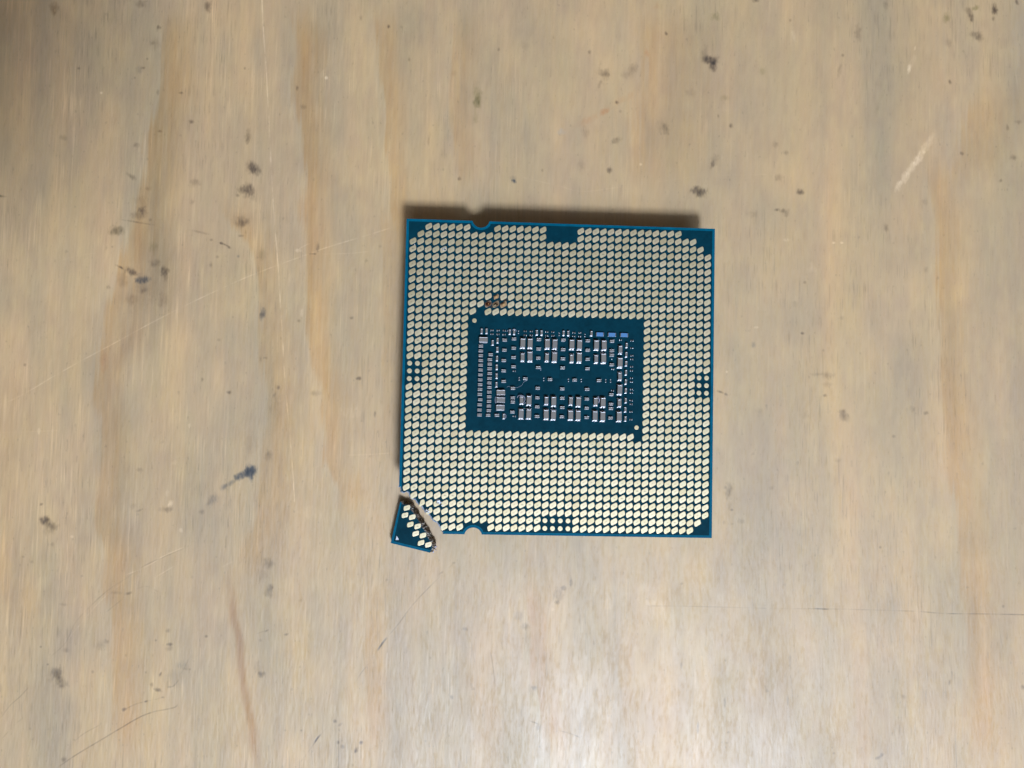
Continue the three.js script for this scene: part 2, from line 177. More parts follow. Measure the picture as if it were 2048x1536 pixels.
// scratches and cracks: kind, width, strength, depth, then places in the photograph
const LINES = [
  ['pale', 1.7, 0.85, -0.25, [523, -10], [526, 60], [531, 125], [537, 237], [544, 375], [549, 450], [555, 524], [562, 634], [570, 768], [579, 868], [585, 943], [589, 1010]],
  ['pale', 1.5, 0.7, -0.25, [785, 454], [720, 474], [645, 497], [612, 509], [562, 527], [490, 555], [400, 596], [310, 641], [220, 690], [160, 722], [100, 756], [60, 780], [10, 806]],
  ['pale', 1.3, 0.45, -0.2, [640, 508], [700, 506], [740, 502]], ['pale', 1.3, 0.5, -0.2, [588, 503], [610, 490], [625, 484]],
  ['pale', 1.5, 0.8, -0.25, [372, 1092], [330, 1110], [300, 1128], [275, 1140], [248, 1150]], ['pale', 1.3, 0.5, -0.2, [350, 1130], [325, 1145], [300, 1160]], ['pale', 1.2, 0.4, -0.2, [470, 1120], [440, 1135]],
  ['pale', 1.4, 0.6, -0.2, [245, 1165], [215, 1188], [185, 1218], [150, 1260], [125, 1290]], ['pale', 1.2, 0.5, -0.2, [607, 942], [625, 936], [645, 928]], ['pale', 1.2, 0.45, -0.2, [690, 910], [740, 908], [785, 905]],
  ['pale', 1.2, 0.4, -0.1, [2031, 140], [2034, 170], [2039, 205]], ['pale', 1.2, 0.35, -0.1, [116, 505], [118, 420], [116, 384]], ['pale', 1.2, 0.45, -0.1, [213, 95], [222, 200], [224, 240]], ['pale', 1.1, 0.35, -0.1, [120, 520], [170, 508], [195, 505]],
  ['pale', 1.2, 0.4, -0.1, [1040, 353], [1120, 372], [1160, 382], [1250, 372]], ['pale', 1.1, 0.3, -0.1, [1300, 365], [1400, 352], [1536, 348]], ['pale', 1.2, 0.5, -0.1, [690, 50], [691, 130]], ['pale', 1.1, 0.35, -0.1, [1030, 260], [1025, 300], [1018, 330]], ['pale', 1.1, 0.3, -0.1, [0, 865], [120, 860]],
  ['dark', 1.5, 0.55, -0.4, [112, 1536], [150, 1510], [200, 1480], [240, 1456], [282, 1432], [310, 1422], [332, 1418], [352, 1412], [355, 1405]], ['dark', 1.3, 0.45, -0.3, [249, 1418], [270, 1408], [291, 1402], [315, 1397], [328, 1392]],
  ['dark', 1.3, 0.3, -0.2, [370, 1095], [330, 1112], [290, 1130], [250, 1157], [215, 1180], [180, 1212], [150, 1245], [130, 1285], [98, 1315]], ['dark', 1.3, 0.26, -0.2, [60, 1370], [40, 1392], [20, 1410], [0, 1436]], ['dark', 1.1, 0.22, -0.2, [345, 1375], [365, 1340], [385, 1303]], ['dark', 1.2, 0.26, -0.2, [45, 1435], [28, 1450], [0, 1480]],
  ['dark', 1.2, 0.3, -0.2, [320, 1185], [290, 1172], [260, 1186], [235, 1205], [210, 1225]], ['dark', 1.1, 0.3, -0.2, [145, 1485], [165, 1468], [205, 1446]], ['dark', 1.3, 0.3, -0.2, [325, 1372], [345, 1372], [360, 1355]],
  ['dark', 1.3, 0.35, -0.3, [907, 1125], [892, 1140], [880, 1152], [862, 1170], [842, 1190], [820, 1215], [794, 1250], [775, 1272]], ['blue', 3.2, 0.5, -0.3, [775, 1272], [764, 1286], [752, 1304]], ['dark', 1.2, 0.38, -0.3, [755, 1300], [735, 1328], [720, 1348], [708, 1368]], ['dark', 1.8, 0.65, -0.3, [870, 1160], [860, 1171], [852, 1180]],
  ['dark', 1.3, 0.4, -0.3, [656, 1450], [640, 1470], [612, 1508], [594, 1532]], ['dark', 2.6, 0.7, -0.3, [642, 1466], [634, 1476], [626, 1488]], ['dark', 1.2, 0.4, -0.3, [510, 1268], [532, 1260]],
  ['dark', 1.3, 0.28, -0.3, [1536, 1216], [1648, 1217], [1740, 1219], [1836, 1222]], ['dark', 1.4, 0.7, -0.4, [1836, 1222], [1886, 1226], [1960, 1227], [2060, 1229]], ['dark', 1.2, 0.2, -0.3, [1290, 1211], [1380, 1212], [1536, 1216]], ['dark', 2, 0.4, -0.3, [1625, 1216], [1660, 1218]],
  ['dark', 2, 0.35, -0.3, [1056, 1440], [1070, 1445], [1082, 1450]], ['dark', 2.2, 0.36, -0.3, [1116, 1460], [1135, 1465], [1150, 1470], [1162, 1476]], ['dark', 1.2, 0.3, -0.2, [990, 1375], [985, 1330], [980, 1300]], ['dark', 1.2, 0.26, -0.2, [875, 1510], [860, 1430], [852, 1370]], ['dark', 1.2, 0.26, -0.2, [950, 1330], [940, 1280], [930, 1250]], ['dark', 1.2, 0.22, -0.2, [1586, 1410], [1580, 1340], [1572, 1290]], ['dark', 1.2, 0.24, -0.2, [2006, 1300], [2000, 1270], [1996, 1230]],
];
for (const [kind, width, strength, depth, ...pts] of LINES) {
  const q = pts.map(([x, y]) => { const p = at(x, y, 0); return new THREE.Vector3(tx(p), tz(p), 0); }), curve = new THREE.CatmullRomCurve3(q), n = Math.ceil(curve.getLength() * 1.5), w = width * K * 0.5;
  curve.getSpacedPoints(n).forEach((p, t) => {
    const f = strength * clamp(0.65 + 0.7 * noise(t * 0.035, q[0].x, 31) + 0.35 * noise(t * 0.15, q[0].x, 32), 0.05, 1.3) * smooth(0, 12, t) * smooth(n, n - 12, t);
    for (let j = Math.floor(p.y - w - 2); j <= p.y + w + 2; j++) for (let i = Math.floor(p.x - w - 2); i <= p.x + w + 2; i++) {
      if (i < 0 || j < 0 || i >= N || j >= N) continue;
      const d = Math.hypot(i - p.x, j - p.y), a = smooth(w + 0.9, w - 0.5, d) * f * 0.55;
      if (a > 0) { stamp((j * N + i) * 3, INK[kind], a * (kind === 'pale' ? 0.36 : 0.42)); height[j * N + i] += depth * a * 0.6; }
    }
  });
}
function dataTexture(fill, srgb) {
  const d = new Uint8Array(N * N * 4);
  for (let k = 0; k < N * N; k++) { fill(d, k); d[k * 4 + 3] = 255; }
  const t = new THREE.DataTexture(d, N, N); t.magFilter = THREE.LinearFilter; t.wrapS = t.wrapT = THREE.MirroredRepeatWrapping;
  if (srgb) t.colorSpace = THREE.SRGBColorSpace;
  t.needsUpdate = true; return t;
}
const BASE = [208, 173, 129];
const woodColour = dataTexture((d, k) => { for (let c = 0; c < 3; c++) d[k * 4 + c] = clamp(BASE[c] * col[k * 3 + c], 0, 255); }, true);
const woodHeight = dataTexture((d, k) => { d[k * 4] = d[k * 4 + 1] = d[k * 4 + 2] = clamp(height[k] * 255, 0, 255); });
const woodRough = dataTexture((d, k) => { d[k * 4] = d[k * 4 + 1] = d[k * 4 + 2] = clamp((0.45 + 0.20 * gloss[k]) * 255, 0, 255); });
const woodShine = dataTexture((d, k) => { d[k * 4] = d[k * 4 + 1] = d[k * 4 + 2] = clamp(shine[k] * 255 * 1.5, 0, 255); });
const wood = phys({ clearcoatMap: woodShine, map: woodColour, bumpMap: woodHeight, bumpScale: 30e-6, roughness: 1, roughnessMap: woodRough, specularIntensity: 1, ior: 1.68, clearcoat: 1, clearcoatRoughness: 0.51 });
{
  const g = new THREE.BoxGeometry(0.62, 0.024, 0.62); g.translate(CEN.x, -0.012, CEN.z);
  const p = g.attributes.position, uv = g.attributes.uv;
  for (let k = 0; k < p.count; k++) uv.setXY(k, (p.getX(k) - CEN.x) / SIDE + 0.5 + (Math.abs(g.attributes.normal.getX(k)) > 0.5 ? p.getY(k) / SIDE : 0), (p.getZ(k) - CEN.z) / SIDE + 0.5 + (Math.abs(g.attributes.normal.getZ(k)) > 0.5 ? p.getY(k) / SIDE : 0));
  const t = obj('tabletop', g, wood, scene);
  t.userData = { kind: 'structure', label: 'stained pale wooden tabletop with scratches under the processor' };
}

// ------------------------------------------------------------------ materials of the processor
const M = {
  edge: phys({ color: lin(0, 0.108, 0.180), roughness: 0.5, specularIntensity: 0.15 }),
  mask: phys({ color: lin(0.002, 0.037, 0.056), roughness: 0.42, specularIntensity: 0.12 }),
  ceramic: phys({ color: lin(0.235, 0.205, 0.18), roughness: 0.45 }),
  ceramicB: phys({ color: lin(0.22, 0.20, 0.185), roughness: 0.45 }),
  blueBody: phys({ color: lin(0.10, 0.25, 0.50), roughness: 0.4 }),
  tin: std({ color: lin(0.46, 0.44, 0.45), metalness: 1, roughness: 0.42 }),
  solder: std({ color: lin(0.72, 0.72, 0.75), metalness: 1, roughness: 0.36 }),
  nickel: std({ color: lin(0.62, 0.60, 0.57), metalness: 1, roughness: 0.4 }),
  black: phys({ color: lin(0.012, 0.012, 0.014), roughness: 0.4 }),
  darkGlass: phys({ color: lin(0.006, 0.006, 0.007), roughness: 0.08 }),
  white: phys({ color: lin(0.8, 0.8, 0.8), roughness: 0.6 }),
  print: phys({ color: lin(0.78, 0.77, 0.82), roughness: 0.7 }),
  fibre: phys({ color: lin(0.36, 0.42, 0.52), roughness: 0.6 }),
  flux: phys({ color: lin(0.36, 0.36, 0.44), roughness: 0.3 }),
  frayed: phys({ vertexColors: true, roughness: 0.65 }),
};
// the lacquer on the board: faint mottling, fine scuffs and grains of dust
{
  const n = 1024, d = new Uint8Array(n * n * 4), r = rng(5), v = new Float32Array(n * n);
  for (let j = 0; j < n; j++) for (let i = 0; i < n; i++) { const x = i / n * 40, y = j / n * 40; v[j * n + i] = 0.74 + 0.06 * noise(x * 0.3, y * 0.3, 40) + 0.08 * noise(x * 1.2, y * 1.2, 41) + 0.07 * noise(x * 3, y * 3, 42) + 0.05 * noise(x * 9, y * 9, 43); }
  for (let k = 0; k < 60; k++) { let x = r() * n, y = r() * n; const a = r() * 6.28, l = 6 + r() * 50; for (let q = 0; q < l; q++) { x += Math.cos(a + q * 0.01); y += Math.sin(a + q * 0.01); v[(Math.floor(y) & (n - 1)) * n + (Math.floor(x) & (n - 1))] += 0.07; } }
  for (let k = 0; k < 500; k++) v[Math.floor(r() * n) * n + Math.floor(r() * n)] += 0.1 + r() * 0.3;
  for (let k = 0; k < n * n; k++) { d[k * 4] = d[k * 4 + 1] = d[k * 4 + 2] = clamp(v[k] * 255, 0, 255); d[k * 4 + 3] = 255; }
  const t = new THREE.DataTexture(d, n, n); t.magFilter = THREE.LinearFilter; t.wrapS = t.wrapT = THREE.RepeatWrapping; t.repeat.set(25, 25); t.needsUpdate = true;
  M.mask.map = M.edge.map = t; M.mask.color.multiplyScalar(1 / 0.74); M.edge.color.multiplyScalar(1 / 0.74); 
}
// gold pads: 4 x 4 looks on one sheet, the last row burnt or gouged
const ATLAS = document.createElement('canvas'); ATLAS.width = ATLAS.height = 512;
{
  const g = ATLAS.getContext('2d'), r = rng(31);
  for (let v = 0; v < 16; v++) {
    const ox = (v % 4) * 128, oy = (v >> 2) * 128, burnt = v >= 12;
    g.save(); g.beginPath(); g.rect(ox, oy, 128, 128); g.clip();
    const t = (r() - 0.5) * 18;
    g.fillStyle = `rgb(${232 + t},${215 + t},${177 + t * 1.4})`; g.fillRect(ox, oy, 128, 128);
    g.translate(ox + 64, oy + 64);
    const blot = (x, y, rx, ry, turn, c, a) => { g.save(); g.translate(x, y); g.rotate(turn); g.scale(rx, ry); const q = g.createRadialGradient(0, 0, 0.15, 0, 0, 1); q.addColorStop(0, `rgba(${c},${a})`); q.addColorStop(1, `rgba(${c},0)`); g.fillStyle = q; g.fillRect(-1, -1, 2, 2); g.restore(); };
    for (let k = 0; k < 3; k++) blot((r() - 0.5) * 50, (r() - 0.5) * 50, 22 + r() * 20, 16 + r() * 14, r() * 3, r() < 0.5 ? '225,200,165' : '225,222,195', 0.35);
    if (!burnt) for (let k = 0; k < 1 + r() * 4; k++) blot((r() - 0.5) * 16, (r() - 0.5) * 12, 16 + r() * 10, 4 + r() * 4, -0.55 + (r() - 0.5) * 0.5, '150,125,98', 0.04 + r() * r() * 0.5);
    if (v === 12) { blot(0, 0, 90, 80, 0, '130,95,80', 1); blot(-6, -2, 60, 48, 0, '80,40,24', 0.9); blot(-10, -2, 30, 24, 0, '45,15,10', 0.8); blot(4, 0, 14, 11, -0.4, '255,190,120', 1); blot(30, -14, 20, 8, -0.6, '20,10,10', 0.8); }
    if (v === 13) { blot(0, 0, 90, 80, 0, '150,120,95', 1); blot(0, 0, 60, 50, 0, '110,80,55', 0.7); g.fillStyle = 'rgba(30,22,14,0.95)'; g.beginPath(); g.moveTo(-34, 10); g.lineTo(2, -22); g.lineTo(8, -6); g.lineTo(30, 2); g.lineTo(20, 14); g.lineTo(2, 4); g.lineTo(-26, 18); g.fill(); blot(-10, 16, 22, 9, -0.5, '250,245,200', 0.9); }
    if (v === 14) { blot(0, 0, 90, 80, 0, '190,145,105', 1); blot(-22, -26, 62, 34, -0.5, '45,32,22', 1); blot(4, 6, 30, 20, -0.4, '255,215,150', 0.8); }
    if (v === 15) { for (let k = 0; k < 14; k++) { g.fillStyle = k % 2 ? `rgba(25,25,35,0.9)` : `rgba(250,250,255,0.95)`; g.beginPath(); const x = -22 + r() * 48, y = -16 + r() * 26; g.moveTo(x, y); g.lineTo(x + 8 + r() * 10, y - 8 * r()); g.lineTo(x + 4 * r(), y + 8 + r() * 8); g.fill(); } }
    g.restore();
  }
}
const atlas = new THREE.CanvasTexture(ATLAS); atlas.colorSpace = THREE.SRGBColorSpace;
M.gold = std({ map: atlas, metalness: 1, roughness: 0.58 });

// ------------------------------------------------------------------ outline of the board, whole and broken
const P = 0.9144 * mm, H = 18.68 * mm, padAt = (c, r) => [(c - 19.5) * P, (r - 19.5) * P];
const bp = (x, y) => { const p = at(x, y); return [p.x, p.z]; };
const BREAK = [[797.0, 972], [801, 974], [802.2, 983], [808, 985.5], [814.8, 982.4], [818, 985], [819.4, 991.2], [823, 996.6], [830.6, 998.2], [834.6, 1005], [838.5, 1010], [844.5, 1012.8], [848.6, 1020], [852, 1025.5], [858.6, 1028], [863.2, 1035.4], [868, 1041.5], [874.4, 1044], [878.2, 1050.4], [881.8, 1055.5], [885.2, 1062.4], [886.8, 1067]];
const NX = at(962, 443).x, NB = at(946.2, 1068).x;
function notch(cx, edge, side, rr) {                             // arc of the notch from left to right
  const cz = edge + side * 0.26 * mm, out = [], a0 = Math.acos(Math.min(1, 0.26 * mm / rr));
  for (let k = 0; k <= 14; k++) { const a = -a0 + 2 * a0 * k / 14; out.push([cx + rr * Math.sin(a), cz - side * rr * Math.cos(a)]); }
  return out;
}
function outline(inset) {
  const h = H - inset, r = 1.06 * mm + inset, flare = inset ? 0 : 0.05 * mm, out = [];
  // clockwise from the upper left
  out.push([-h, -h]);
  const top = notch(NX, -H, -1, r).filter(([, z]) => z > -h);
  out.push([top[0][0] - flare, -h], ...top, [top.at(-1)[0] + flare, -h]);
  out.push([h, -h], [h, h]);
  const low = notch(NB, H, 1, r).filter(([, z]) => z < h).reverse();
  out.push([low[0][0] + flare, h], ...low, [low.at(-1)[0] - flare, h]);
  const brk = BREAK.map(([x, y]) => bp(x + (inset ? 0.8 : 0), y - (inset ? 0.8 : 0))).filter(([x, z]) => x > -h && z < h).reverse();
  out.push([brk[0][0] - 0.1 * mm, h], ...brk, [-h, brk.at(-1)[1] + 0.02 * mm]);
  return out;
}

// ------------------------------------------------------------------ contact pads
const CORNERS = [[-0.440, -0.095], [0.315, -0.515], [0.440, 0.095], [-0.315, 0.515]];
function padOutline() {
  const out = [], cut = [0.34, 0.42, 0.34, 0.42];
  CORNERS.forEach((c, i) => {
    const a = CORNERS[(i + 3) % 4], b = CORNERS[(i + 1) % 4], la = Math.hypot(a[0] - c[0], a[1] - c[1]), lb = Math.hypot(b[0] - c[0], b[1] - c[1]), d = cut[i] * Math.min(la, lb) * 0.95;
    const p = [c[0] + (a[0] - c[0]) * d / la, c[1] + (a[1] - c[1]) * d / la], q = [c[0] + (b[0] - c[0]) * d / lb, c[1] + (b[1] - c[1]) * d / lb];
    for (let k = 0; k <= 3; k++) { const t = k / 3; out.push([0, 1].map((e) => (1 - t) * (1 - t) * p[e] + 2 * t * (1 - t) * c[e] + t * t * q[e])); }
  });
  return out;
}
// a thin metal pad with a bevelled rim; variant picks its cell of the sheet
function padGeometry(outlineMm, variant, lift = 0.03, bevel = 0.90, dip = 0.006) {
  const pos = [], uv = [], u0 = (variant % 4) / 4, v0 = 1 - (1 + (variant >> 2)) / 4;
  const put = (x, y, z) => { pos.push(x * mm, y * mm, z * mm); uv.push(u0 + 0.25 * clamp(0.5 + x / 1.1, 0.02, 0.98), v0 + 0.25 * clamp(0.5 - z / 1.1, 0.02, 0.98)); };
  const n = outlineMm.length;
  for (let k = 0; k < n; k++) {
    const a = outlineMm[k], b = outlineMm[(k + 1) % n], A = [a[0] * bevel, a[1] * bevel], B = [b[0] * bevel, b[1] * bevel];
    put(0, lift, 0); put(B[0], lift, B[1]); put(A[0], lift, A[1]);
    put(A[0], lift, A[1]); put(B[0], lift, B[1]); put(b[0], lift - dip, b[1]);
    put(A[0], lift, A[1]); put(b[0], lift - dip, b[1]); put(a[0], lift - dip, a[1]);
  }
  const g = new THREE.BufferGeometry();
  g.setAttribute('position', new THREE.Float32BufferAttribute(pos, 3)); g.setAttribute('uv', new THREE.Float32BufferAttribute(uv, 2)); g.computeVertexNormals();
  return g;
}
const PAD = padOutline(), circle = (r, n = 20) => Array.from({ length: n }, (_, k) => [r * Math.cos(2 * Math.PI * k / n), r * Math.sin(2 * Math.PI * k / n)]);
const padLooks = Array.from({ length: 12 }, (_, v) => padGeometry(PAD, v)), dotLook = padGeometry(circle(0.285), 3), markLook = padGeometry(circle(0.262), 5);
function hasPad(c, r) {
  if (r === 0 && !((c >= 2 && c <= 7) || (c >= 11 && c <= 17) || (c >= 22 && c <= 35))) return false;
  if (r === 1 && (c < 1 || c > 37 || (c >= 18 && c <= 21))) return false;
  if (r === 2 && c > 38) return false;
  if (r === 38 && c > 38 || r === 39 && c > 37) return false;
  if (r === 39 && c >= 8 && c <= 10) return false;
  if (r === 11 && c === 9) return false;
  if (r >= 12 && r <= 26 && c > 7 && c < 31) return false;
  if (r === 27 && c === 30) return false;
  return c >= r - 34;
}
const isDot = (c, r) => (r >= 18 && r <= 20 && c <= 1) || (r >= 19 && r <= 21 && c >= 38) || (r >= 38 && c >= 18 && c <= 21);

// ------------------------------------------------------------------ the processor
const cpu = thing('processor', 'large square blue processor lying contacts up, its lower left corner snapped off', 'processor');
const BOTTOM = TOP - 1.15 * mm;
obj('substrate', plate(outline(0), BOTTOM, TOP - 0.016 * mm), M.edge, cpu);
obj('solder_mask', plate(outline(0.31 * mm), TOP - 0.012 * mm, TOP), M.mask, cpu);
{ // the metal lid it lies on
  const a = new RoundedBoxGeometry(31 * mm, 1.3 * mm, 28.5 * mm, 3, 0.5 * mm); a.translate(0, BOTTOM - 0.65 * mm, 0);
  const b = new RoundedBoxGeometry(27 * mm, 2.2 * mm, 27 * mm, 3, 0.6 * mm); b.translate(0, 1.1 * mm, 0);
  obj('heat_spreader', mergeGeometries([a, b]), M.nickel, cpu);
}
{
  const spots = [], burnt = { '10,10': 12, '11,10': 13, '12,10': 14, '4,3': 15 };
  for (let r = 0; r < 40; r++) for (let c = 0; c < 40; c++) if (hasPad(c, r)) {
    const [x, z] = padAt(c, r), key = c + ',' + r;
    if (isDot(c, r)) { const m = obj('round_pad', dotLook, M.gold, cpu); m.position.set(x, TOP, z); continue; }
    if (key in burnt) { const m = obj(key === '4,3' ? 'gouged_pad' : 'burnt_pad', padGeometry(PAD, burnt[key], key === '4,3' ? 0.045 : 0.03), M.gold, cpu); m.position.set(x, TOP, z); m.userData.label = key === '4,3' ? 'gouged contact pad with bright torn metal' : 'burnt contact pad with brown scorched metal'; continue; }
    spots.push({ c, r, x, z, far: x * AHEAD.x + z * AHEAD.z });
  }
  spots.sort((a, b) => a.far - b.far);
  const rest = [];
  // pads torn by the break lose what lies past the edge
  const torn = { '2,36': [[-0.17, 0.05], [-0.06, -0.30]], '3,37': [[-0.30, 0.12], [0.0, -0.30]], '4,38': [[-0.40, 0.02], [0.20, 0.40]] };
  spots.forEach((s, k) => {
    const look = padLooks[Math.floor(rand() * 12)], key = s.c + ',' + s.r;
    let geo = look;
    if (key === '11,9') geo = padGeometry(PAD.map(([x, z], q) => [x * (q % 3 ? 0.86 : 0.7) + 0.02, z * (q % 2 ? 0.85 : 0.72)]), 14);
    else if (key in torn) {                                      // keep the part of the outline on the sound side of the tear
      const [a, b] = torn[key], nx = b[1] - a[1], nz = a[0] - b[0], side = ([x, z]) => (x - a[0]) * nx + (z - a[1]) * nz, s0 = Math.sign(side([0.35, -0.2])) || 1, out = [];
      PAD.forEach((p, q) => { const n = PAD[(q + 1) % PAD.length], d = side(p) * s0, e = side(n) * s0; if (d >= 0) out.push(p); if (d * e < 0) { const t = d / (d - e); out.push([p[0] + (n[0] - p[0]) * t + jit(0.02), p[1] + (n[1] - p[1]) * t + jit(0.02)]); } });
      geo = padGeometry(out, 2, 0.03, 0.94);
    }
    if (k < 300 || geo !== look) { const m = obj('contact_pad', geo, M.gold, cpu); m.position.set(s.x, TOP, s.z); if (key === '11,9') m.userData.label = 'half burnt contact pad'; } else rest.push(geo.clone().translate(s.x, TOP, s.z));
  });
  const m = obj('contact_pad_field', mergeGeometries(rest), M.gold, cpu); m.userData.kind = 'stuff';
  for (const [x, y] of [[948.8, 641], [1273, 855]]) { const p = at(x, y), f = obj('fiducial_dot', markLook, M.gold, cpu); f.position.set(p.x, TOP, p.z); }
}
{ // soot round the burnt pads
  const soot = [[1010.6, 600.2, 0.26, 0.13], [984, 613.6, 0.2, 0.1], [998.5, 601.5, 0.17, 0.1], [975.5, 601.8, 0.2, 0.09], [1003, 592, 0.16, 0.1], [968, 606, 0.1, 0.16]].map(([x, y, a, b], k) => {
    const p = at(x, y), r = rng(60 + k); return plain(plate(Array.from({ length: 16 }, (_, q) => { const t = -2 * Math.PI * q / 16, f = 0.7 + 0.5 * r(); return [p.x + a * mm * Math.cos(t) * f, p.z + b * mm * Math.sin(t) * f]; }), TOP - 0.002 * mm, TOP + 0.006 * mm));
  });
  obj('scorch_mark', mergeGeometries(soot), phys({ color: lin(0.03, 0.02, 0.013), roughness: 0.9 }), cpu);
}
// ------------------------------------------------------------------ chip capacitors: ceramic body between two tinned ends
const box = (w, h, d, r, x = 0, y = h / 2, z = 0) => { const g = new RoundedBoxGeometry(w * mm, h * mm, d * mm, 2, r * mm); g.translate(x * mm, y * mm, z * mm); return g; };
// a solder slope from the end of a part down to the board, facing +z
function fillet(w, h, run, z) {
  const s = new THREE.Shape([[0, 0], [run, 0], [run * 0.36, h * 0.08], [run * 0.10, h * 0.5], [0, h]].map(([a, b]) => new THREE.Vector2(a * mm, b * mm)));
  const g = new THREE.ExtrudeGeometry(s, { depth: w * mm, bevelEnabled: false }); g.rotateY(-Math.PI / 2); g.translate(w / 2 * mm, 0, z * mm); return flat(g);
}
const blob = (r, x, z, f = 0.6) => { const g = new THREE.SphereGeometry(r * mm, 8, 5, 0, 7, 0, Math.PI / 2); g.scale(1, f, 1); g.translate(x * mm, 0, z * mm); return flat(g); };
const join = (...g) => mergeGeometries(g.map(plain));
// kinds: w across, l along the part, h height, t length of each end
function capacitor(kind) {
  const { w, l, h, t, along, dots } = kind, g = new THREE.Group(); g.name = 'capacitor';
  const body = obj('body', box(w - 0.03, h - 0.02, l - t * 0.5, 0.03, 0, h / 2 - 0.005), kind.body ?? M.ceramic, g);
  for (const s of [-1, 1]) {
    const end = [box(w, h, t, Math.min(0.07, t * 0.45), 0, h / 2, (l / 2 - t / 2)), fillet(w * 0.86, h * 0.7, kind.run, l / 2 - 0.02)];
    if (dots) for (const e of [-1, 1]) end.push(blob(0.055, e * w * 0.50, l / 2 + kind.run * 0.75), blob(0.08, 0, l / 2 + kind.run * 0.8));
    const e = obj('terminal', join(...end), M.tin, g); if (s < 0) e.rotation.y = Math.PI;
  }
  if (along === 'x') { const q = new THREE.Group(); q.name = 'capacitor'; while (g.children.length) q.add(g.children[0]); for (const c of q.children) c.rotation.y = (c.rotation.y || 0) + Math.PI / 2; return q; }
  return g;
}
const KIND = {
  wide: { w: 0.60, l: 1.12, h: 0.54, t: 0.14, run: 0.11, dots: true }, slim: { w: 0.47, l: 0.92, h: 0.48, t: 0.13, run: 0.10, dots: true },
  small: { w: 0.55, l: 0.29, h: 0.33, t: 0.055, run: 0.045 }, tall: { w: 0.28, l: 0.60, h: 0.29, t: 0.14, run: 0.06 },
  broad: { w: 1.04, l: 0.62, h: 0.48, t: 0.10, run: 0.07 }, blue: { w: 0.50, l: 0.98, h: 0.26, t: 0.12, run: 0.03, along: 'x', body: M.blueBody },
};
const PROTO = Object.fromEntries(Object.entries(KIND).map(([k, v]) => [k, capacitor(v)]));
